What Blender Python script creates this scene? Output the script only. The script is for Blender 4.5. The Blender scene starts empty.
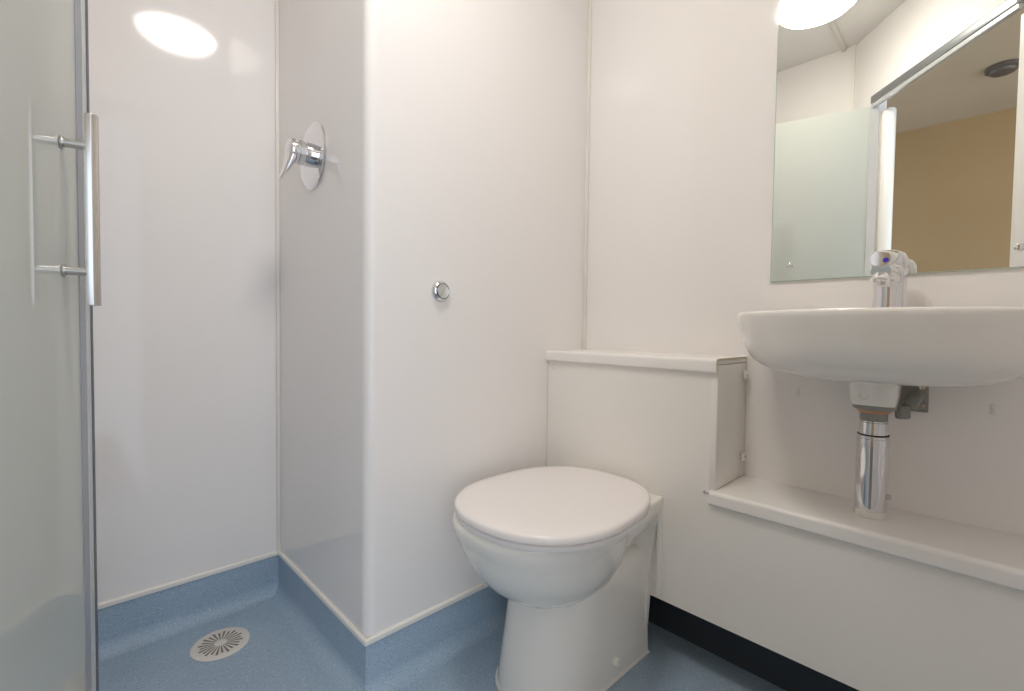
import bpy, bmesh, math, random
from mathutils import Vector, Matrix
PI = math.pi
col = bpy.context.scene.collection
random.seed(4)

# ------------------------------------------------------------------ materials
def new_mat(name):
    m = bpy.data.materials.new(name); m.use_nodes = True
    nt = m.node_tree
    return m, nt, nt.nodes['Principled BSDF']

def plain(name, rgb, rough=.4, metal=0., coat=0., spec=.5, bump=None, emit=None):
    m, nt, b = new_mat(name)
    b.inputs['Base Color'].default_value = (*rgb, 1)
    b.inputs['Roughness'].default_value = rough
    b.inputs['Metallic'].default_value = metal
    b.inputs['Coat Weight'].default_value = coat
    b.inputs['Specular IOR Level'].default_value = spec
    if emit:
        b.inputs['Emission Color'].default_value = (*emit[:3], 1); b.inputs['Emission Strength'].default_value = emit[3]
    if bump:
        tc = nt.nodes.new('ShaderNodeTexCoord'); n = nt.nodes.new('ShaderNodeTexNoise'); bp = nt.nodes.new('ShaderNodeBump')
        n.inputs['Scale'].default_value = bump[0]; n.inputs['Detail'].default_value = 2
        bp.inputs['Strength'].default_value = bump[1]; bp.inputs['Distance'].default_value = bump[2]
        nt.links.new(tc.outputs['Object'], n.inputs['Vector'])
        nt.links.new(n.outputs['Fac'], bp.inputs['Height']); nt.links.new(bp.outputs['Normal'], b.inputs['Normal'])
    return m

def tinted(name, a, c, scale, rough=.3, bump=.0, spec=.5):
    m, nt, b = new_mat(name)
    tc = nt.nodes.new('ShaderNodeTexCoord'); n = nt.nodes.new('ShaderNodeTexNoise'); r = nt.nodes.new('ShaderNodeValToRGB')
    n.inputs['Scale'].default_value = scale; n.inputs['Detail'].default_value = 4
    r.color_ramp.elements[0].color = (*a, 1); r.color_ramp.elements[1].color = (*c, 1)
    r.color_ramp.elements[0].position = .3; r.color_ramp.elements[1].position = .7
    nt.links.new(tc.outputs['Object'], n.inputs['Vector']); nt.links.new(n.outputs['Fac'], r.inputs['Fac'])
    nt.links.new(r.outputs['Color'], b.inputs['Base Color'])
    b.inputs['Roughness'].default_value = rough; b.inputs['Specular IOR Level'].default_value = spec
    return m

def vinyl(name):
    m, nt, b = new_mat(name)
    L = nt.links.new
    tc = nt.nodes.new('ShaderNodeTexCoord')
    n = nt.nodes.new('ShaderNodeTexNoise'); n.inputs['Scale'].default_value = 3; n.inputs['Detail'].default_value = 3
    r = nt.nodes.new('ShaderNodeValToRGB')
    r.color_ramp.elements[0].color = (.30, .405, .515, 1); r.color_ramp.elements[1].color = (.355, .465, .58, 1)
    r.color_ramp.elements[0].position = .3; r.color_ramp.elements[1].position = .7
    L(tc.outputs['Object'], n.inputs['Vector']); L(n.outputs['Fac'], r.inputs['Fac'])
    cur = r.outputs['Color']
    for scale, thr, colr, f in ((150, .24, (.50, .60, .70), .75), (210, .25, (.12, .18, .28), .75), (95, .13, (.60, .68, .75), .85)):
        v = nt.nodes.new('ShaderNodeTexVoronoi'); v.inputs['Scale'].default_value = scale
        lt = nt.nodes.new('ShaderNodeMath'); lt.operation = 'LESS_THAN'; lt.inputs[1].default_value = thr
        # only some of the cells carry a fleck
        sx = nt.nodes.new('ShaderNodeSeparateColor'); gt = nt.nodes.new('ShaderNodeMath'); gt.operation = 'GREATER_THAN'; gt.inputs[1].default_value = .45
        mu = nt.nodes.new('ShaderNodeMath'); mu.operation = 'MULTIPLY'
        mf = nt.nodes.new('ShaderNodeMath'); mf.operation = 'MULTIPLY'; mf.inputs[1].default_value = f
        mx = nt.nodes.new('ShaderNodeMix'); mx.data_type = 'RGBA'
        L(tc.outputs['Object'], v.inputs['Vector']); L(v.outputs['Distance'], lt.inputs[0])
        L(v.outputs['Color'], sx.inputs['Color']); L(sx.outputs['Red'], gt.inputs[0])
        L(lt.outputs[0], mu.inputs[0]); L(gt.outputs[0], mu.inputs[1]); L(mu.outputs[0], mf.inputs[0])
        L(mf.outputs[0], mx.inputs['Factor']); L(cur, mx.inputs['A']); mx.inputs['B'].default_value = (*colr, 1)
        cur = mx.outputs['Result']
    L(cur, b.inputs['Base Color'])
    b.inputs['Roughness'].default_value = .42
    b.inputs['Specular IOR Level'].default_value = .4
    n2 = nt.nodes.new('ShaderNodeTexNoise'); n2.inputs['Scale'].default_value = 180
    bp = nt.nodes.new('ShaderNodeBump'); bp.inputs['Strength'].default_value = .25; bp.inputs['Distance'].default_value = .001
    L(tc.outputs['Object'], n2.inputs['Vector']); L(n2.outputs['Fac'], bp.inputs['Height']); L(bp.outputs['Normal'], b.inputs['Normal'])
    return m

def frosted(name):
    m = bpy.data.materials.new(name); m.use_nodes = True
    nt = m.node_tree; nt.nodes.clear(); L = nt.links.new
    out = nt.nodes.new('ShaderNodeOutputMaterial')
    d = nt.nodes.new('ShaderNodeBsdfDiffuse'); d.inputs['Color'].default_value = (.90, .93, .865, 1)
    t = nt.nodes.new('ShaderNodeBsdfTranslucent'); t.inputs['Color'].default_value = (.86, .90, .84, 1)
    g = nt.nodes.new('ShaderNodeBsdfGlossy'); g.inputs['Roughness'].default_value = .03
    a = nt.nodes.new('ShaderNodeMixShader'); a.inputs[0].default_value = .45
    fr = nt.nodes.new('ShaderNodeFresnel'); fr.inputs['IOR'].default_value = 2.0
    b = nt.nodes.new('ShaderNodeMixShader')
    L(d.outputs[0], a.inputs[1]); L(t.outputs[0], a.inputs[2])
    L(fr.outputs[0], b.inputs[0]); L(a.outputs[0], b.inputs[1]); L(g.outputs[0], b.inputs[2])
    L(b.outputs[0], out.inputs['Surface'])
    return m

M = dict(
    panel=plain('gloss white wall panel', (.88, .85, .83), .07, spec=.35, bump=(2.2, .12, .012)),
    ceiling=plain('ceiling white', (.80, .775, .74), .35),
    vinyl=vinyl('blue flecked vinyl'),
    trim=plain('white plastic trim', (.84, .81, .75), .3),
    post=plain('white powder coated post', (.86, .84, .80), .25),
    seam=plain('sealant', (.70, .67, .60), .4),
    duct=plain('white laminate duct panel', (.87, .838, .79), .28, bump=(3, .1, .01)),
    shelf=plain('white laminate shelf', (.87, .845, .815), .25),
    raw_edge=plain('cut board edge', (.62, .54, .40), .7),
    ceramic=plain('white ceramic', (.88, .85, .80), .08, coat=.3),
    seat=plain('white seat plastic', (.89, .85, .835), .22),
    chrome=plain('chrome', (.78, .78, .80), .07, 1.),
    brushed=plain('brushed steel', (.62, .60, .58), .24, 1.),
    mirror=plain('silvered mirror', (.90, .915, .875), .0, 1.),
    edge=plain('green glass edge', (.42, .52, .44), .15),
    frosted=frosted('frosted green glass'),
    seal=plain('grey door seal', (.30, .31, .34), .3),
    sealdark=plain('dark door seal', (.085, .085, .11), .35),
    sealclear=plain('pale clear seal', (.52, .55, .55), .2),
    grey_plastic=plain('grey plastic', (.27, .27, .25), .45),
    dark=plain('dark hole', (.012, .012, .012), .7),
    copper=plain('copper washer', (.62, .30, .16), .35, .8),
    drain=plain('off white drain plastic', (.74, .70, .64), .35),
    blue=plain('blue mark', (.06, .04, .50), .3),
    alu=plain('aluminium track', (.42, .44, .45), .3, .9),
    alulight=plain('bright aluminium rail', (.75, .76, .76), .25, .6),
    lamp=plain('lit lamp diffuser', (.9, .9, .88), .3, emit=(1., .94, .87, 35.)),
    tan=tinted('tan corridor paint', (.30, .195, .088), (.325, .21, .098), 2.5, .6),
    tanceil=tinted('corridor ceiling', (.42, .33, .22), (.45, .35, .24), 2., .7),
    carpet=tinted('corridor carpet', (.10, .08, .06), (.14, .115, .09), 90, .95),
    gap_shade=plain('painted gap shade', (.035, .045, .06), .8),  # near-black navy that paints shade into the gap under the boxing
    fitting=plain('dark ceiling fitting', (.09, .07, .055), .5),
)

# ------------------------------------------------------------------ helpers
def obj(name, bm, mat, parent=None, smooth=True, angle=40, recalc=True):
    if recalc: bmesh.ops.recalc_face_normals(bm, faces=bm.faces)
    me = bpy.data.meshes.new(name)
    off = Vector((0, 0, 0))
    p = parent
    while p is not None:
        off += p.location; p = p.parent
    for v in bm.verts: v.co -= off
    bm.to_mesh(me); bm.free()
    mats = mat if isinstance(mat, (list, tuple)) else [mat]
    for m in mats: me.materials.append(m)
    o = bpy.data.objects.new(name, me); col.objects.link(o)
    if smooth:
        for pl in me.polygons: pl.use_smooth = True
        me.set_sharp_from_angle(angle=math.radians(angle))
    if parent is not None: o.parent = parent
    return o

def thing(name, label, cat, loc, group=None):
    o = bpy.data.objects.new(name, None); col.objects.link(o); o.location = loc
    o.empty_display_size = .05
    o['label'] = label; o['category'] = cat
    if group: o['group'] = group
    return o
def tag(o, label, cat, group=None):
    o['label'] = label; o['category'] = cat
    if group: o['group'] = group
    return o
def struct(name, bm, mat, label, cat, **k):
    o = obj(name, bm, mat, **k); o['kind'] = 'structure'; o['label'] = label; o['category'] = cat
    return o

def BM(): return bmesh.new()
def box(bm, x0, x1, y0, y1, z0, z1, bev=0, seg=2, mi=0):
    vs = [bm.verts.new(p) for p in ((x0,y0,z0),(x1,y0,z0),(x1,y1,z0),(x0,y1,z0),(x0,y0,z1),(x1,y0,z1),(x1,y1,z1),(x0,y1,z1))]
    fs = [bm.faces.new([vs[i] for i in f]) for f in ((3,2,1,0),(4,5,6,7),(0,1,5,4),(1,2,6,5),(2,3,7,6),(3,0,4,7))]
    for f in fs: f.material_index = mi
    if bev:
        es = list({e for f in fs for e in f.edges})
        bmesh.ops.bevel(bm, geom=es, offset=bev, segments=seg, affect='EDGES', profile=.5)
    return fs
def prism(bm, pts, z0, z1, bev=0, seg=2, mi=0):
    a = [bm.verts.new((x, y, z0)) for x, y in pts]; b = [bm.verts.new((x, y, z1)) for x, y in pts]
    n = len(pts)
    fs = [bm.faces.new(a[::-1]), bm.faces.new(b)] + [bm.faces.new((a[i], a[(i+1)%n], b[(i+1)%n], b[i])) for i in range(n)]
    for f in fs: f.material_index = mi
    if bev:
        es = list({e for f in fs[:2] for e in f.edges})
        bmesh.ops.bevel(bm, geom=es, offset=bev, segments=seg, affect='EDGES', profile=.5)
    return fs
def wall_seg(bm, a, b, t, z0, z1):
    """vertical slab from a to b, thickness t to the LEFT of a->b (the outside)"""
    a = Vector(a); b = Vector(b); d = (b-a).normalized(); n = Vector((-d.y, d.x))
    q = [a, b, b+n*t, a+n*t]
    prism(bm, [(v.x, v.y) for v in q], z0, z1)
def ring(bm, pts): return [bm.verts.new(p) for p in pts]
def bridge(bm, r0, r1, mi=0):
    n = len(r0)
    for i in range(n):
        f = bm.faces.new((r0[i], r0[(i+1)%n], r1[(i+1)%n], r1[i])); f.material_index = mi
def loft(bm, rings, cap0=True, cap1=True, mi=0):
    R_ = [ring(bm, r) for r in rings]
    for a, b in zip(R_, R_[1:]): bridge(bm, a, b, mi)
    if cap0: bm.faces.new(R_[0][::-1]).material_index = mi
    if cap1: bm.faces.new(R_[-1]).material_index = mi
    return R_
def frame(axis):
    a = Vector(axis).normalized()
    u = a.orthogonal().normalized() if abs(a.z) < .99 else Vector((1, 0, 0))
    if abs(a.z) < .99: u = a.cross(Vector((0, 0, 1))).normalized()
    return a, u, a.cross(u)
def lathe(bm, o, axis, prof, n=40, caps=True, mi=0):
    """prof: list of (distance along axis, radius)"""
    a, u, v = frame(axis); o = Vector(o)
    rs = [[o + a*h + (u*math.cos(2*PI*i/n) + v*math.sin(2*PI*i/n))*max(r, 1e-5) for i in range(n)] for h, r in prof]
    return loft(bm, rs, caps, caps, mi)
def tube(bm, pts, radii, n=20, sx=1., mi=0):
    pts = [Vector(p) for p in pts]
    if not isinstance(radii, (list, tuple)): radii = [radii]*len(pts)
    rs = []
    for i, p in enumerate(pts):
        d = (pts[min(i+1, len(pts)-1)] - pts[max(i-1, 0)])
        a, u, v = frame(d)
        rs.append([p + (u*math.cos(2*PI*k/n)*sx + v*math.sin(2*PI*k/n))*radii[i] for k in range(n)])
    loft(bm, rs, mi=mi)
def sup(t, ex):
    c, s = math.cos(t), math.sin(t)
    return (math.copysign(abs(c)**(2/ex), c), math.copysign(abs(s)**(2/ex), s))

ZC = 2.27
XB, XP, YA, YS, XS, XL = 1.294, 1.112, .987, 1.58, .498, -.25
YR = -.46
HINGE = (-.137, .419)
P = [HINGE, (XL, .521), (XL, YS), (XS, YS), (XS, YA), (XB, YA), (XB, YR)]
JAMB = (.356, -.0285)
YR = -.46
FARD = (.82, -.447)
T = .045

# ------------------------------------------------------------------ room shell
def W(name, a, b, z0, z1, label, mat=None):
    bm = BM(); wall_seg(bm, a, b, T, z0, z1)
    return struct(name, bm, mat or M['panel'], label, 'wall', smooth=False)
STRIP = .127
W('wall_nib', P[0], P[1], 0, ZC, 'narrow white panel beside the shower door post')
W('wall_left', P[1], P[2], 0, ZC, 'glossy white left shower wall')
W('wall_back', P[2], P[3], 0, ZC, 'glossy white back wall of the shower')
W('wall_shower_side', P[3], (XS, YA+.02), 0, ZC, 'glossy white shower side wall carrying the chrome mixer')
W('wall_flush', (XS+.02, YA), (XB, YA), 0, ZC, 'glossy white wall with the round chrome flush button')
W('wall_mirror', (XB, YA), (XB, YR), 0, ZC, 'white wall behind the mirror and washbasin')
W('wall_right', (XB, YR), (FARD[0], YR), 0, ZC, 'white wall right of the washbasin')
W('wall_door_side', FARD, JAMB, 0, ZC, 'white diagonal wall between doorway and right wall')
W('wall_door_head', JAMB, HINGE, 1.945, ZC, 'white panel above the doorway, seen in the mirror')
# rounded outer corner profile between shower side wall and flush wall
bm = BM()
r = .022
arc = [(XS + r - r*math.cos(t), YA + r - r*math.sin(t)) for t in [i*PI/2/8 for i in range(9)]]
prism(bm, [(XS-.0012, YA+r+.006)] + [(x-.0012*math.cos(i*PI/16), y-.0012*math.sin(i*PI/16)) for i, (x, y) in enumerate(arc)] + [(XS+r+.006, YA-.0012), (XS+r+.006, YA+.03), (XS+.03, YA+r+.006)], STRIP, ZC-.001)
struct('trim_1', bm, M['panel'], 'rounded white outer corner between shower and toilet walls', 'trim', angle=30)
def vtrim(name, x, y, w, d, z0, z1, mat, label):
    bm = BM(); box(bm, x-w, x+w, y-d, y+d, z0, z1, .0015)
    struct(name, bm, mat, label, 'trim')
vtrim('trim_2', XS-.005, YS-.005, .005, .005, STRIP, ZC, M['trim'], 'slim white bead in the back corner of the shower')
vtrim('trim_3', XB-.004, YA-.006, .004, .006, .79, ZC, M['trim'], 'slim white bead in the corner behind the toilet shelf')
vtrim('trim_4', XL+.005, .533, .005, .007, STRIP, ZC, M['trim'], 'white corner strip behind the shower door post')

# ceiling
bm = BM()
poly = P[:6] + [(XB, YR), (FARD[0], YR), JAMB]
prism(bm, [(x, y) for x, y in poly], ZC, ZC+.04)
struct('ceiling', bm, M['ceiling'], 'plain white ceiling', 'ceiling', smooth=False)
# floor
bm = BM()
prism(bm, [(x, y) for x, y in poly], -.04, 0)
struct('floor', bm, M['vinyl'], 'blue flecked sheet vinyl floor', 'floor', smooth=False)

# coved vinyl upstand and white capping strip, mitred at every corner
def offs(P, i, d):
    """point i of the path moved d to the right of travel"""
    def nrm(a, b):
        v = (Vector(b)-Vector(a)).normalized(); return Vector((v.y, -v.x)), v
    p = Vector(P[i])
    if i == 0: n, _ = nrm(P[0], P[1]); return p + n*d
    if i == len(P)-1: n, _ = nrm(P[-2], P[-1]); return p + n*d
    n1, _ = nrm(P[i-1], P[i]); n2, _ = nrm(P[i], P[i+1])
    m_ = (n1+n2).normalized(); return p + m_*d/m_.dot(n1)
def sweep_seg(P, i, prof, close=True):
    bm = BM()
    r0 = []; r1 = []
    for d, z in prof:
        a = offs(P, i, d); b = offs(P, i+1, d)
        r0.append((a.x, a.y, z)); r1.append((b.x, b.y, z))
    loft(bm, [r0, r1])
    return bm
R0 = .038
cove = [(.0, .0001), (.0, STRIP-.004), (.004, STRIP-.004)] + [(.004 + R0*(1-math.cos(t)), .0003 + R0*(1-math.sin(t))) for t in [i*PI/2/8 for i in range(9)]]
cap = [(.0, STRIP-.006), (.0, STRIP+.008), (.004, STRIP+.008), (.0075, STRIP+.005), (.0075, STRIP-.004), (.006, STRIP-.006)]
names = ['nib', 'left', 'back', 'shower_side', 'flush', 'mirror']
lab = ['under the narrow door side panel', 'along the left shower wall', 'along the shower back wall', 'under the shower side wall', 'under the flush button wall', 'in the dark gap under the boxing panel']
for i in range(6):
    struct('baseboard_' + names[i], sweep_seg(P, i, cove), M['vinyl'], 'blue vinyl coved skirting ' + lab[i], 'skirting', angle=35)
    struct('trim_%d' % (5+i), sweep_seg(P, i, cap), M['trim'], 'white capping strip ' + lab[i], 'trim', angle=35)

# doorway track (metal rail over the opening)
def along(a, b, s): return (Vector(a) + (Vector(b)-Vector(a))*s)
dv = (Vector(HINGE)-Vector(JAMB)).normalized(); nv = Vector((dv.y, -dv.x))
t_ = thing('door_track', 'grey aluminium sliding door track over the doorway, seen in the mirror', 'door track', (0, 0, 0))
def railbox(d0, d1, z0, z1, name, mat):
    bm = BM()
    a = Vector(JAMB); b = Vector(HINGE)
    q = [a+nv*d0, b+nv*d0, b+nv*d1, a+nv*d1]
    prism(bm, [(v.x, v.y) for v in q], z0, z1, .0015)
    obj(name, bm, mat, t_)
t_.location = (JAMB[0], JAMB[1], 1.90)
railbox(.001, .026, 1.912, 1.945, 'track_channel', M['alu'])
railbox(.004, .022, 1.893, 1.911, 'track_rail', M['alulight'])
# white jamb lining on the right side of the opening
bm = BM(); a = Vector(JAMB)
q = [a - nv*.0, a + dv*.012, a + dv*.012 - nv*T*1.02, a - nv*T*1.02]
prism(bm, [(v.x, v.y) for v in q], 0, 1.88)
struct('door_1', bm, M['post'], 'white lining of the right door jamb', 'door frame', smooth=False)

# corridor outside the doorway (seen only in the mirror)
bm = BM(); c0 = (-2.18, -1.6); c1 = (-2.0, 1.9)
wall_seg(bm, c0, c1, .06, 0, 2.4)
struct('wall_corridor', bm, M['tan'], 'tan painted corridor wall seen in the mirror', 'wall', smooth=False)
bm = BM(); prism(bm, [(-2.3, -1.6), (.30, -1.6), (.30, -.03), (-.19, .41), (-.31, .53), (-.31, 1.9), (-2.1, 1.9)], 2.4, 2.44)
struct('ceiling_corridor', bm, M['tanceil'], 'brownish corridor ceiling seen in the mirror', 'ceiling', smooth=False)
bm = BM(); prism(bm, [(-2.3, -1.6), (.30, -1.6), (.30, -.03), (-.19, .41), (-.31, .53), (-.31, 1.9), (-2.1, 1.9)], -.04, 0)
struct('floor_corridor', bm, M['carpet'], 'dark corridor carpet outside the door', 'floor', smooth=False)
o = thing('smoke_detector', 'round dark fitting on the corridor ceiling, reflected at the mirror top right', 'detector', (-1.334, .026, 2.4))
bm = BM(); lathe(bm, (-1.334, .026, 2.399), (0, 0, -1), [(0, .075), (.018, .075), (.022, .07)], 32); obj('base', bm, M['fitting'], o)
bm = BM(); lathe(bm, (-1.334, .026, 2.376), (0, 0, -1), [(0, .058), (.014, .052), (.02, .03), (.021, .001)], 32); obj('cover', bm, M['fitting'], o)

# ------------------------------------------------------------------ ceiling lamp
LX, LY, LR = .398, .540, .146
o = thing('ceiling_light', 'round lit white ceiling lamp reflected at the top left of the mirror', 'ceiling light', (LX, LY, ZC))
bm = BM(); lathe(bm, (LX, LY, ZC-.001), (0, 0, -1), [(0, LR*1.03), (.098, LR*1.03), (.100, LR*1.02), (.100, LR*.9)], 56); obj('base', bm, M['post'], o)
bm = BM(); lathe(bm, (LX, LY, ZC-.0985), (0, 0, -1), [(0, LR*.99), (.014, LR*.97), (.027, LR*.88), (.039, LR*.68), (.047, LR*.38), (.050, .001)], 56); obj('diffuser', bm, M['lamp'], o)
bm = BM(); tube(bm, [(.17, .560, ZC-.008), (-.15, .570, ZC-.008), (-.235, .573, ZC-.010), (-.242, .573, ZC-.014)], [.011, .011, .011, .006], 12)
tag(obj('cable_cover', bm, M['seam']), 'slim grey strip on the ceiling running from the lamp, seen in the mirror', 'cable cover')

# ------------------------------------------------------------------ shower door
TH = math.radians(163.35); OFF = .2458
n = Vector((-math.cos(TH), -math.sin(TH), 0))       # towards the camera side
d = Vector((-n.y, n.x, 0)); d = d if d.y > 0 else -d
base = -n*OFF
def gp(s, off=0, z=0): return base + d*s + n*off + Vector((0, 0, z))
s_h = (Vector((-.132, .42, 0))-base).dot(d); s_e = .937
h = gp(s_h)
door = thing('shower_screen', 'frosted green glass shower door standing open at the left edge', 'shower door', (h.x, h.y, 0))
def slab(s0, s1, o0, o1, z0, z1, name, mat, bev=0, parent=door):
    bm = BM(); q = [gp(s0, o0), gp(s1, o0), gp(s1, o1), gp(s0, o1)]
    prism(bm, [(v.x, v.y) for v in q], z0, z1, bev)
    return obj(name, bm, mat, parent, smooth=False)
slab(s_h+.004, s_e-.048, -.006, 0, .02, 1.90, 'glass_panel', M['frosted'])
sl = slab(s_e-.048, s_e-.026, -.007, .0015, .018, 1.90, 'edge_seal', M['seal'])
slab(s_e-.026, s_e-.008, -.007, .002, .018, 1.90, 'seal_strip', M['sealclear'], parent=sl)
slab(s_e-.008, s_e, -.008, .003, .018, 1.90, 'seal_lip', M['sealdark'], parent=sl)
slab(s_h-.012, s_h+.02, -.010, .004, .012, 1.902, 'hinge_profile', M['alulight'], .002)
bm = BM(); pc = gp(s_h-.050, -.006)
lathe(bm, (pc.x, pc.y, 0), (0, 0, 1), [(0, .026), (1.870, .026), (1.877, .022), (1.879, .001)], 40); obj('hinge_post', bm, M['post'], door)
# handle
s_c = .833
hc = gp(s_c, .029)
bm = BM()
w = .0095
prof = [(-w, -.003), (-w, .003)] + [(-w+2*w*k/10, .003+.007*math.sin(PI*k/10)) for k in range(1, 10)] + [(w, .003), (w, -.003)]
pts = []
for a_, b_ in prof: v = hc + d*a_*.8 + n*b_; pts.append((v.x, v.y))
prism(bm, pts, .876, 1.133, .0008)
hb = obj('handle', bm, M['brushed'], door)
for z in (.922, 1.091):
    a_ = gp(s_c, .001, z); b_ = gp(s_c, .0275, z)
    bm = BM(); tube(bm, [a_, b_], .0058, 24); lathe(bm, a_, n, [(0, .0085), (.002, .0085), (.0022, .0058)], 24)
    obj('standoff', bm, M['brushed'], hb)
    bm = BM(); lathe(bm, gp(s_c, -.0065, z), -n, [(0, .0095), (.006, .0095), (.008, .007)], 24); obj('fixing_cap', bm, M['brushed'], hb)

# ------------------------------------------------------------------ shower mixer
C = Vector((XS, 1.295, 1.312))
o = thing('shower_mixer', 'chrome shower mixer with round plate and lever on the shower side wall', 'shower mixer', C)
bm = BM(); lathe(bm, C, (-1, 0, 0), [(.0, .088), (.003, .089), (.006, .087), (.0075, .083), (.008, .03)], 64); obj('wall_plate', bm, M['chrome'], o)
bm = BM(); lathe(bm, C+Vector((-.008, 0, 0)), (-1, 0, 0), [(0, .031), (.018, .031), (.020, .029)], 40); obj('valve_body', bm, M['chrome'], o)
bm = BM(); lathe(bm, C+Vector((-.028, 0, 0)), (-1, 0, 0), [(0, .0275), (.003, .0275), (.004, .031), (.015, .031), (.016, .029)], 40); obj('collar', bm, M['chrome'], o)
bm = BM()
lathe(bm, C+Vector((-.044, 0, 0)), (-1, 0, 0), [(0, .029), (.001, .0305), (.012, .0315), (.020, .029), (.025, .020), (.026, .001)], 40)
# lever blade hanging from the cap, thinning to a tip
sec = [(-.052, .022, .027, .015), (-.055, -.006, .027, .0155), (-.061, -.026, .026, .0135), (-.068, -.044, .022, .0105), (-.076, -.060, .017, .0075), (-.083, -.073, .012, .0045), (-.086, -.080, .007, .002)]
rs = []
for x, z, wy, tx in sec:
    rs.append([C + Vector((x + tx*sup(2*PI*k/20, 2.6)[0], wy*sup(2*PI*k/20, 2.6)[1], z + .35*tx*sup(2*PI*k/20, 2.6)[0])) for k in range(20)])
loft(bm, rs)
obj('lever', bm, M['chrome'], o)

# ------------------------------------------------------------------ flush button
C = Vector((.696, YA, .946))
o = thing('flush_button', 'small round chrome dual flush button on the white wall above the toilet', 'flush button', C)
bm = BM(); lathe(bm, C, (0, -1, 0), [(0, .0275), (.004, .0272), (.010, .024), (.012, .0205), (.009, .019), (.004, .019)], 48); obj('bezel', bm, M['chrome'], o)
bm = BM()
for half, xo in ((0, .0012), (1, -.0012)):
    nn = 20
    t0 = -PI/2 if half == 0 else PI/2
    pts = [(.0172*math.cos(t0+PI*k/nn)+xo, .0172*math.sin(t0+PI*k/nn)) for k in range(nn+1)]
    tilt = .2
    a = [bm.verts.new((C.x+p[0], C.y-.003, C.z+p[1])) for p in pts]; b = [bm.verts.new((C.x+p[0], C.y-.0125-(.003 if half else 0), C.z+p[1])) for p in pts]
    bm.faces.new(a[::-1]); bm.faces.new(b)
    for k in range(len(pts)): bm.faces.new((a[k], a[(k+1)%len(pts)], b[(k+1)%len(pts)], b[k]))
bmesh.ops.rotate(bm, verts=bm.verts, cent=C, matrix=Matrix.Rotation(.5, 3, 'Y'))
obj('push_button', bm, M['chrome'], o, angle=30)

# ------------------------------------------------------------------ duct boxing, shelves
YE = .458            # end of the tall boxing
bm = BM()
# one L shaped panel, 18 mm, bottom 156 mm above the floor
pts = [(YA-.002, .156), (YR+.002, .156), (YR+.002, .4405), (YE, .4405), (YE, .7545), (YA-.002, .7545)]
a = [bm.verts.new((XP, y, z)) for y, z in pts]; b = [bm.verts.new((XP+.018, y, z)) for y, z in pts]
bm.faces.new(a); bm.faces.new(b[::-1])
for k in range(6): bm.faces.new((a[k], a[(k+1)%6], b[(k+1)%6], b[k]))
duct = obj('boxing_panel', bm, M['duct'], smooth=False)
tag(duct, 'white laminate boxing panel behind toilet and below the basin, raised off the floor', 'panel')
def screw(parent, p, axis, rad=.006, name='screw_cap', mat=None):
    bm = BM(); lathe(bm, p, axis, [(0, rad), (.0015, rad*.95), (.003, rad*.6), (.0033, .0002)], 20)
    return obj(name, bm, mat or M['trim'], parent)
screw(duct, (XP, .960, .735), (-1, 0, 0), .007)
screw(duct, (XP, .4685, .467), (-1, 0, 0), .004, 'screw', M['brushed']); screw(duct, (XP, .4775, .467), (-1, 0, 0), .004, 'screw', M['brushed'])
# return panel closing the step
bm = BM(); box(bm, XP-.0005, XB-.001, YE-.006, YE+.012, .476, .7735, .003)
rp = tag(obj('return_panel', bm, M['duct']), 'narrow white panel closing the step between the two shelves', 'panel')
for z in (.742, .528):
    b_ = thing('corner_block', ('upper' if z > .6 else 'lower') + ' small white plastic block fixing the step panel to the wall', 'fixing', (XB, YE-.006, z))
    bm = BM(); box(bm, XB-.030, XB-.012, YE-.014, YE-.0065, z-.010, z+.012, .003); obj('block', bm, M['trim'], b_)
    bm = BM(); lathe(bm, (XB-.021, YE-.014, z+.002), (0, -1, 0), [(0, .0035), (.002, .003), (.0022, .0002)], 12); obj('screw', bm, M['brushed'], b_)
def shelf(name, y0, y1, zt, label, edge_at=None, x1=XB):
    th = .034; x0 = XP-.010
    bm = BM()
    # profile across X: postformed front nose
    rr = .010; prof = [(x1, zt), (x0+rr, zt)]
    prof += [(x0+rr-rr*math.sin(t), zt-rr+rr*math.cos(t)) for t in [i*PI/2/6 for i in range(1, 7)]]
    prof += [(x0, zt-th+.004), (x0+.003, zt-th), (x0+.019, zt-th), (x0+.019, zt-.014), (x1, zt-.014)]
    loft(bm, [[(x, y0, z) for x, z in prof], [(x, y1, z) for x, z in prof]])
    s = tag(obj(name, bm, M['shelf'], angle=35), label, 'shelf')
    if edge_at is not None:
        bm = BM(); pr = [(x, z) for x, z in prof]
        # thin raw core line at the cut end
        q = [(x1-.001, zt-.0004), (x0+rr, zt-.0004)] + [(x0+rr-(rr-.0006)*math.sin(t), zt-rr+(rr-.0006)*math.cos(t)) for t in [i*PI/2/6 for i in range(1, 7)]] + [(x0+.0006, zt-th+.001), (x0+.004, zt-th+.001), (x0+.004, zt-rr), (x0+rr+.001, zt-.005), (x1-.001, zt-.005)]
        loft(bm, [[(x, edge_at, z) for x, z in q], [(x, edge_at-.0012, z) for x, z in q]])
        obj('cut_edge', bm, M['raw_edge'], s, angle=30)
    return s
shelf('upper_shelf', YE-.004, YA-.001, .789, 'white ledge with rounded nose on the boxing behind the toilet', edge_at=YE-.004)
shelf('lower_shelf', YR+.001, YE+.006, .475, 'long low white ledge below the washbasin where the waste pipe stands')

bm = BM(); box(bm, 1.232, 1.240, YR+.002, YA-.05, .0005, .30)  # added board, its dark colour stands in for shade below the boxing panel
struct('trim_11', bm, M['gap_shade'], 'added dark board painting in the shade of the gap under the boxing panel', 'trim', smooth=False)
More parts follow.
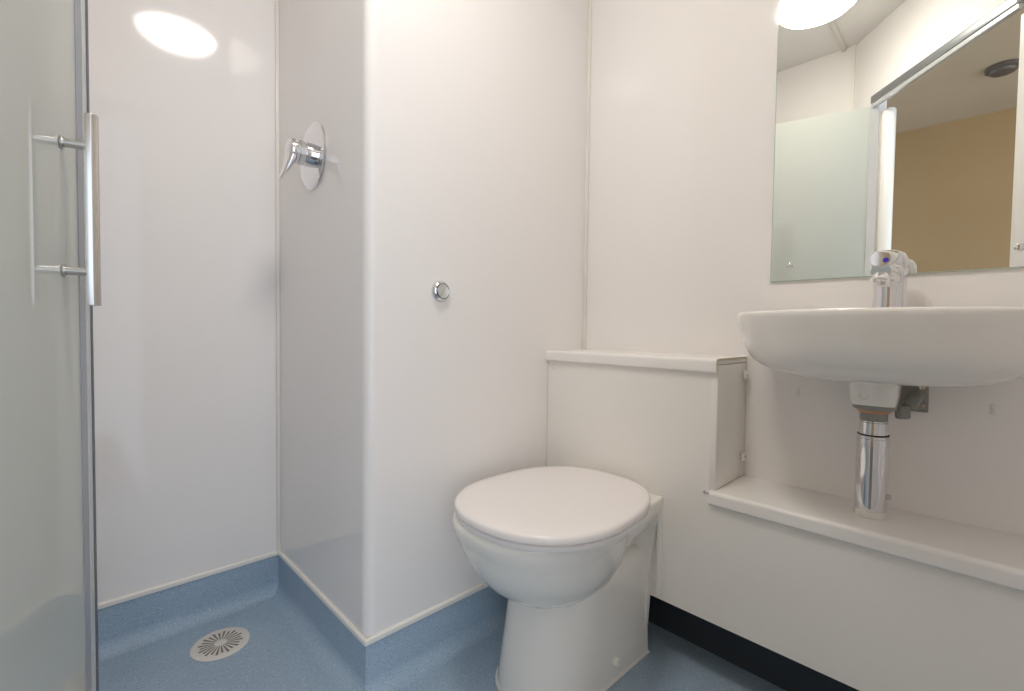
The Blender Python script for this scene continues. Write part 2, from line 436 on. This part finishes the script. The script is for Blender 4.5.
# small wall plugs under the basin
for (y, z, l) in ((.334, .715, 'upper left'), (.334, .702, 'lower left'), (.0, .715, 'upper right'), (.0, .702, 'lower right')):
    bm = BM(); lathe(bm, (XB, y, z), (-1, 0, 0), [(0, .0055), (.0022, .005), (.003, .003), (.0032, .0002)], 18)
    tag(obj('screw_cap', bm, M['trim']), l + ' white screw cap in the wall under the washbasin', 'screw cap', 'screw caps under the basin')

# ------------------------------------------------------------------ toilet
YT = .742
o = thing('toilet', 'white back to wall toilet with closed lid', 'toilet', (XP-.2, YT, 0))
def dsec(z, xf, xb, hw, a=None, ex=2.2, nn=28, rc=.02, hwb=None):
    """D outline: rounded front at xf, flat back at xb, half width hw"""
    a = a or hw*1.15; xc = xf + a; hwb = hwb or hw
    pts = []
    for k in range(nn+1):
        c, s = sup(PI/2 + PI*k/nn, ex)
        pts.append((xc + a*c, YT + hw*s, z))
    for k in range(1, 5):
        t = k/5; pts.append((xc + (xb-xc)*t, YT - (hw + (hwb-hw)*t), z))
    pts.append((xb, YT-hwb, z)); pts.append((xb, YT-hwb*.33, z)); pts.append((xb, YT+hwb*.33, z)); pts.append((xb, YT+hwb, z))
    for k in range(4, 0, -1):
        t = k/5; pts.append((xc + (xb-xc)*t, YT + (hw + (hwb-hw)*t), z))
    return pts
bm = BM()
xb = XP-.001
# pedestal
loft(bm, [dsec(z, xf, xb, hw, a=a, ex=2.3, hwb=hb_) for z, xf, hw, a, hb_ in (
    (0, .730, .122, .15, .125), (.012, .730, .122, .15, .125), (.05, .736, .120, .15, .123), (.12, .748, .117, .15, .121), (.20, .760, .115, .15, .119),
    (.235, .768, .114, .15, .118), (.262, .78, .113, .14, .118), (.276, .80, .100, .13, .108), (.282, .83, .080, .12, .09))])
# neck behind the bowl
loft(bm, [dsec(z, xf, xb, hw, a=.12, ex=2.3) for z, xf, hw in ((.24, .84, .088), (.30, .86, .080), (.36, .86, .088), (.39, .84, .13))])
# bowl
def egg(z, xf, xr, hw, ex=2.15, nn=56, xc=None):
    xc = xc if xc is not None else xf + (xr-xf)*.52
    out = []
    for k in range(nn):
        c, s = sup(2*PI*k/nn, ex)
        out.append((xc + (xr-xc if c > 0 else xc-xf)*c, YT + hw*s, z))
    return out
loft(bm, [egg(z, xf, xr, hw) for z, xf, xr, hw in (
    (.226, .80, .95, .06), (.232, .755, .975, .092), (.247, .714, .995, .120), (.273, .682, 1.01, .146), (.307, .653, 1.03, .165), (.338, .635, 1.04, .176), (.370, .622, 1.05, .184), (.392, .617, 1.06, .187))])
# rim / rear deck
loft(bm, [dsec(z, xf, xb, hw, a=.225, ex=2.35, hwb=hb_) for z, xf, hw, hb_ in (
    (.362, .6262, .1808, .140), (.384, .6185, .1862, .151), (.396, .613, .189, .155), (.416, .611, .190, .157), (.423, .614, .188, .156), (.4255, .620, .183, .153))])
# thin rear flange tapering down to the pedestal
a_ = []
for z, hw in ((.08, .123), (.25, .133), (.33, .142), (.385, .154)):
    a_.append([(xb-.012, YT-hw, z), (xb, YT-hw-.001, z), (xb, YT+hw+.001, z), (xb-.012, YT+hw, z)])
loft(bm, a_)
pan = obj('pan', bm, M['ceramic'], o, angle=50)
# seat and lid
def lid_outline(z, g, x0=.607, x1=1.095, hw=.206, nn=72, xc=.82, yc=.7405):
    pts = []
    for k in range(nn):
        t = 2*PI*k/nn
        ex = 2.2 if math.cos(t) < 0 else 2.8
        c, s = sup(t, ex)
        # taper towards the hinge end
        x = xc + ((x1-xc-g) if c > 0 else (xc-x0-g))*c
        taper = 1 - .10*max(0, (x-xc)/(x1-xc))**2
        y = yc + (hw-g)*s*taper
        ca, sa = math.cos(.055), math.sin(.055)
        pts.append((1.09 + (x-1.09)*ca - (y-.745)*sa, .745 + (x-1.09)*sa + (y-.745)*ca, z))
    return pts
bm = BM()
loft(bm, [lid_outline(.4258, .008), lid_outline(.427, .004), lid_outline(.436, .002), lid_outline(.438, .006)])
obj('seat', bm, M['seat'], o, angle=50)
bm = BM()
loft(bm, [lid_outline(.4395, .006), lid_outline(.441, .001), lid_outline(.452, .0), lid_outline(.456, .003), lid_outline(.4585, .009), lid_outline(.4605, .03), lid_outline(.4615, .07), lid_outline(.462, .12)])
obj('lid', bm, M['seat'], o, angle=60)
for s in (-1, 1):
    y = YT + s*.078
    bm = BM(); lathe(bm, (1.090, y-.022, .441), (0, 1, 0), [(0, .008), (.002, .0095), (.042, .0095), (.044, .008)], 20)
    lathe(bm, (1.094, y, .4255), (0, 0, 1), [(0, .016), (.003, .016), (.006, .011), (.012, .010)], 20)
    obj('hinge', bm, M['seat'], o)
bm = BM(); lathe(bm, (.965, YT-.1205, .045), (0, -1, .03), [(0, .0125), (.005, .0120), (.009, .009), (.010, .0005)], 24); obj('screw_cap', bm, M['trim'], o)
bm = BM(); lathe(bm, (.965, YT+.1205, .045), (0, 1, .03), [(0, .0125), (.005, .0120), (.009, .009), (.010, .0005)], 24); obj('screw_cap', bm, M['trim'], o)
bm = BM(); loft(bm, [dsec(.0005, .725, xb+.003, .1265, a=.152, ex=2.3, hwb=.129), dsec(.004, .726, xb+.002, .1255, a=.152, ex=2.3, hwb=.128), dsec(.008, .730, xb, .1215, a=.15, ex=2.3, hwb=.124)])
obj('sealant_line', bm, M['trim'], o)
bm = BM(); prism(bm, [(XP-.010, YT-.150), (XP-.0004, YT-.150), (XP-.0004, YT-.1585), (XP-.006, YT-.1565)], .17, .4235); obj('side_sealant', bm, M['ceramic'], o, smooth=False)

# ------------------------------------------------------------------ washbasin
YB = .165
o = thing('washbasin', 'white wall hung ceramic washbasin under the mirror', 'washbasin', (XB, YB, .70))
XF = .925; HW = .249
def bsec(z, k, nn=72, xf=None, hw=None, ex=2.45, shift=0.):
    """rim outline scaled by k about the wall side"""
    xc = 1.165
    a = (xc-XF)*k; hw_ = HW*k; b_ = XB-.001-xc
    pts = []
    for i in range(nn):
        t = 2*PI*i/nn
        c, s = sup(t, 2.25 if math.cos(t) < 0 else 3.4)
        pts.append((xc + (a if c < 0 else b_)*c, YB + hw_*s, z))
    return pts
bm = BM()
rings = [(.759, .30), (.7602, .44), (.764, .57), (.771, .69), (.782, .79), (.796, .865), (.812, .91), (.828, .935), (.848, .958), (.868, .982), (.881, .997), (.887, 1.0), (.8905, .998), (.893, .988), (.8925, .972)]
R_ = loft(bm, [bsec(z, k) for z, k in rings], cap1=False)
# top: deck and sunken bowl
def inner(z, a, b_, hw, ex=2.3, xc=1.07, nn=72):
    return [(xc + (a if math.cos(2*PI*i/nn) < 0 else b_)*sup(2*PI*i/nn, ex)[0], YB + hw*sup(2*PI*i/nn, ex)[1], z) for i in range(nn)]
prev = R_[-1]
for z, a, b_, hw in ((.8895, .130, .095, .215), (.880, .124, .088, .206), (.84, .105, .072, .172), (.80, .08, .055, .14), (.786, .04, .03, .06), (.785, .018, .018, .018)):
    cur = ring(bm, inner(z, a, b_, hw)); bridge(bm, prev, cur); prev = cur
bm.faces.new(prev)
obj('bowl', bm, M['ceramic'], o, angle=60)
# waste boss below the bowl
bm = BM()
XW = 1.195; YW = .1695
def rr(z, hx, hy, cx=XW, cy=YW, ex=4.5, nn=40):
    return [(cx + hx*sup(2*PI*i/nn, ex)[0], cy + hy*sup(2*PI*i/nn, ex)[1], z) for i in range(nn)]
loft(bm, [rr(.708, .034, .036), rr(.711, .036, .0375), rr(.73, .038, .0395), rr(.760, .041, .041)])
obj('waste_boss', bm, M['ceramic'], o, angle=40)
bm = BM(); lathe(bm, (XW-.0362, YW+.012, .728), (-1, 0, -.05), [(0, .0085), (.0015, .0085), (.0016, .006), (.0006, .0055)], 24); obj('boss_mark', bm, M['seam'], o)
bm = BM(); lathe(bm, (1.07, YB, .7855), (0, 0, 1), [(0, .022), (.003, .022), (.004, .018), (.002, .014)], 32); obj('plug_hole', bm, M['chrome'], o)

# ------------------------------------------------------------------ tap
XT, YTp = 1.222, .156
o = thing('basin_tap', 'chrome mixer tap on the back of the washbasin', 'tap', (XT, YTp, .889))
bm = BM(); lathe(bm, (XT, YTp, .888), (0, 0, 1), [(0, .031), (.003, .031), (.005, .0285), (.04, .0275), (.075, .028), (.092, .029), (.097, .0282)], 48); obj('body', bm, M['chrome'], o)
bm = BM()
tube(bm, [(XT+.004, YTp, .957), (XT-.02, YTp+.001, .966), (XT-.045, YTp+.002, .972), (XT-.066, YTp+.004, .974), (XT-.075, YTp+.005, .973)], [.021, .0215, .0205, .019, .016], 28)
lathe(bm, (XT-.062, YTp+.004, .964), (-.45, .05, -1), [(0, .0175), (.009, .0172), (.010, .0135), (.006, .0130)], 32)
obj('spout', bm, M['chrome'], o)
bm = BM(); lathe(bm, (XT, YTp, .9855), (-.10, 0, 1), [(0, .0282), (.002, .0295), (.018, .0288), (.029, .0240), (.036, .014), (.038, .0005)], 48); obj('cartridge_cap', bm, M['chrome'], o)
bm = BM()
rs = []
for x, z, wy, tz in ((.010, 1.010, .012, .006), (-.008, 1.010, .017, .010), (-.03, 1.006, .0190, .0125), (-.060, 1.001, .0185, .0145), (-.086, .996, .0175, .0155), (-.094, .995, .0155, .0125)):
    rs.append([(XT+x, YTp+.08*-x*.5+wy*sup(2*PI*k/20, 2.8)[0], z+tz*sup(2*PI*k/20, 2.8)[1]) for k in range(20)])
loft(bm, rs); lev = obj('lever', bm, M['chrome'], o)
bm = BM(); lathe(bm, (XT-.0936, YTp-.005, .992), (-1, 0, 0), [(0, .0048), (.0012, .0046), (.0013, .0003)], 20); obj('blue_dot', bm, M['blue'], lev)

# ------------------------------------------------------------------ waste pipe
XPp, YPp = 1.206, .1715
o = thing('waste_pipe', 'chrome waste pipe cover between the washbasin and the low ledge', 'waste pipe', (XPp, YPp, .4755))
Z = lambda bm, z0, pr, n_=44: lathe(bm, (XPp, YPp, z0), (0, 0, 1), pr, n_)
bm = BM(); Z(bm, .4758, [(0, .0265), (.010, .0265), (.013, .0255)]); obj('foot_ring', bm, M['trim'], o)
bm = BM(); Z(bm, .489, [(0, .0262), (.001, .0275), (.134, .0275), (.1345, .0285), (.148, .0285), (.149, .0275), (.1535, .0275), (.155, .0262)]); obj('sleeve', bm, M['chrome'], o)
bm = BM(); Z(bm, .6435, [(0, .0268), (.0022, .0268)]); obj('gap_ring', bm, M['dark'], o)
bm = BM(); Z(bm, .640, [(0, .0245), (.030, .0245), (.031, .0225), (.048, .0225)]); obj('tube', bm, M['chrome'], o)
bm = BM(); Z(bm, .6735, [(0, .0235), (.0185, .0235)]); obj('grey_collar', bm, M['grey_plastic'], o)
bm = BM(); Z(bm, .6905, [(0, .026), (.002, .0275), (.0048, .0275)]); obj('copper_washer', bm, M['copper'], o)
bm = BM(); lathe(bm, (XPp, YPp, .6955), (0, 0, 1), [(0, .031), (.003, .036), (.012, .037), (.0125, .034)], 40); obj('back_nut', bm, M['grey_plastic'], o, angle=25)
bm = BM(); lathe(bm, (XPp, YPp-.027, .520), (0, -1, 0), [(0, .006), (.004, .006), (.006, .004), (.0065, .0003)], 16); obj('side_screw', bm, M['brushed'], o)

# wall bracket with clamp right of the pipe
o = thing('pipe_bracket', 'dark grey wall bracket and clamp right of the waste pipe under the basin', 'bracket', (XB, .115, .715))
bm = BM(); box(bm, XB-.006, XB-.0005, .094, .142, .690, .750, .002); pl_ = obj('wall_plate', bm, M['grey_plastic'], o)
bm = BM(); tube(bm, [(XB-.006, .112, .722), (XB-.03, .114, .716), (XPp+.036, .125, .702)], [.011, .011, .009], 16)
box(bm, XPp+.028, XB-.02, .106, .124, .700, .716, .002); obj('arm', bm, M['grey_plastic'], o)
bm = BM(); lathe(bm, (XPp+.026, .130, .706), (0, -.1, -1), [(0, .0135), (.024, .0125), (.026, .011)], 10); obj('clamp_bolt', bm, M['grey_plastic'], o, angle=25)
for y, z in ((.104, .742), (.104, .703)):
    bm = BM(); lathe(bm, (XB-.006, y, z), (-1, 0, 0), [(0, .006), (.003, .0055), (.0032, .0025), (.001, .002)], 16); obj('screw', bm, M['brushed'], pl_)

# ------------------------------------------------------------------ mirror
o = thing('mirror', 'large frameless wall mirror above the washbasin', 'mirror', (XB, .1675, .979))
bm = BM(); box(bm, XB-.006, XB-.0012, -.066, .401, .979, 1.72)
for f in bm.faces: f.material_index = 0
obj('backing', bm, M['edge'], o, smooth=False)
bm = BM(); v = [bm.verts.new(p) for p in ((XB-.0062, -.0645, .9805), (XB-.0062, .3995, .9805), (XB-.0062, .3995, 1.7185), (XB-.0062, -.0645, 1.7185))]
bm.faces.new(v); obj('mirror_glass', bm, M['mirror'], o, smooth=False, recalc=False)
for y in (.359, -.024):
    for z in (1.016, 1.68):
        bm = BM(); lathe(bm, (XB-.0062, y, z), (-1, 0, 0), [(0, .0078), (.003, .0075), (.006, .005), (.0068, .0004)], 24); obj('mirror_screw', bm, M['chrome'], o)

# ------------------------------------------------------------------ floor drain
CD = Vector((.297, 1.416, .0005)); RD = .068
o = thing('floor_drain', 'round off-white slotted drain cover in the blue shower floor', 'drain', CD)
bm = BM(); nn = 96
def pr(r_, a, z): return bm.verts.new((CD.x + r_*math.cos(a), CD.y + r_*math.sin(a), CD.z + z))
# slotted disc: 24 slots
ns = 24; inner_r, outer_r = .011, .053
lathe(bm, CD, (0, 0, 1), [(0, RD), (.002, RD), (.0035, RD-.003), (.0035, outer_r)], nn, caps=False)
lathe(bm, CD+Vector((0, 0, .0035)), (0, 0, 1), [(0, inner_r), (0, .0005)], ns*4, caps=False)
for k in range(ns):
    a0 = 2*PI*k/ns; da = 2*PI/ns
    s0 = a0 + da*.26; s1 = a0 + da*.74
    # solid bar between slots
    segs = [(a0 - da*.26, s0)]
    for (b0, b1) in segs:
        m_ = 6
        o_ = [pr(outer_r, b0+(b1-b0)*i/m_, .0035) for i in range(m_+1)]
        q0 = (b0+b1)/2
        i_ = [pr(inner_r, b0+(b1-b0)*i/m_, .0035) for i in range(m_+1)]
        for i in range(m_): bm.faces.new((i_[i], i_[i+1], o_[i+1], o_[i]))
    # slot walls and narrow the slot at both ends
    for (r0, r1) in ((outer_r-.006 if k % 2 else outer_r-.001, outer_r), (inner_r, inner_r+.004)):
        o_ = [pr(r1, s0+(s1-s0)*i/3, .0035) for i in range(4)]; i_ = [pr(r0, s0+(s1-s0)*i/3, .0035) for i in range(4)]
        for i in range(3): bm.faces.new((i_[i], i_[i+1], o_[i+1], o_[i]))
obj('cover', bm, M['drain'], o)
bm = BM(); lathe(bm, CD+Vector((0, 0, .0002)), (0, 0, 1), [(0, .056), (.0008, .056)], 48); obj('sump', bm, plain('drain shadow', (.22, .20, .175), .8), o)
bm = BM(); box(bm, CD.x-.010, CD.x+.010, CD.y-.004, CD.y+.004, CD.z+.0036, CD.z+.0045, .0005); obj('centre_mark', bm, M['drain'], o)

# ------------------------------------------------------------------ lights
def area(name, loc, target, size, power, colr):
    l = bpy.data.lights.new(name, 'AREA'); l.shape = 'DISK' if isinstance(size, float) else 'RECTANGLE'
    if isinstance(size, float): l.size = size
    else: l.size, l.size_y = size
    l.energy = power; l.color = colr
    ob = bpy.data.objects.new(name, l); col.objects.link(ob); ob.location = loc
    ob.rotation_euler = (Vector(target)-Vector(loc)).to_track_quat('-Z', 'Y').to_euler()
    return ob
area('corridor_light', (-1.1, -.9, 2.3), (-1.7, -.2, 1.2), (.5, .5), 4.5, (1, .84, .60))
w = bpy.data.worlds.new('World'); bpy.context.scene.world = w; w.use_nodes = True
w.node_tree.nodes['Background'].inputs[0].default_value = (.78, .87, 1, 1)
w.node_tree.nodes['Background'].inputs[1].default_value = 2.1

# ------------------------------------------------------------------ camera
RC = [[0.7198596, -0.6940015, 0.0128052], [-0.0132738, -0.0322084, -0.999393], [0.6939927, 0.7192527, -0.0323975]]
FPX = 467.647
cam = bpy.data.cameras.new('camera'); co = bpy.data.objects.new('camera', cam); col.objects.link(co)
cam.sensor_fit = 'HORIZONTAL'; cam.sensor_width = 36; cam.lens = FPX/1024*36; cam.clip_start = .005
mt = Matrix((( RC[0][0], -RC[1][0], -RC[2][0], 0), (RC[0][1], -RC[1][1], -RC[2][1], 0), (RC[0][2], -RC[1][2], -RC[2][2], .8496), (0, 0, 0, 1)))
co.matrix_world = mt
sc = bpy.context.scene
sc.camera = co
sc.view_settings.view_transform = 'Standard'
sc.view_settings.look = 'None'
sc.view_settings.exposure = .03
sc.view_settings.gamma = 1.03
sc.cycles.max_bounces = 12; sc.cycles.diffuse_bounces = 8; sc.cycles.glossy_bounces = 8
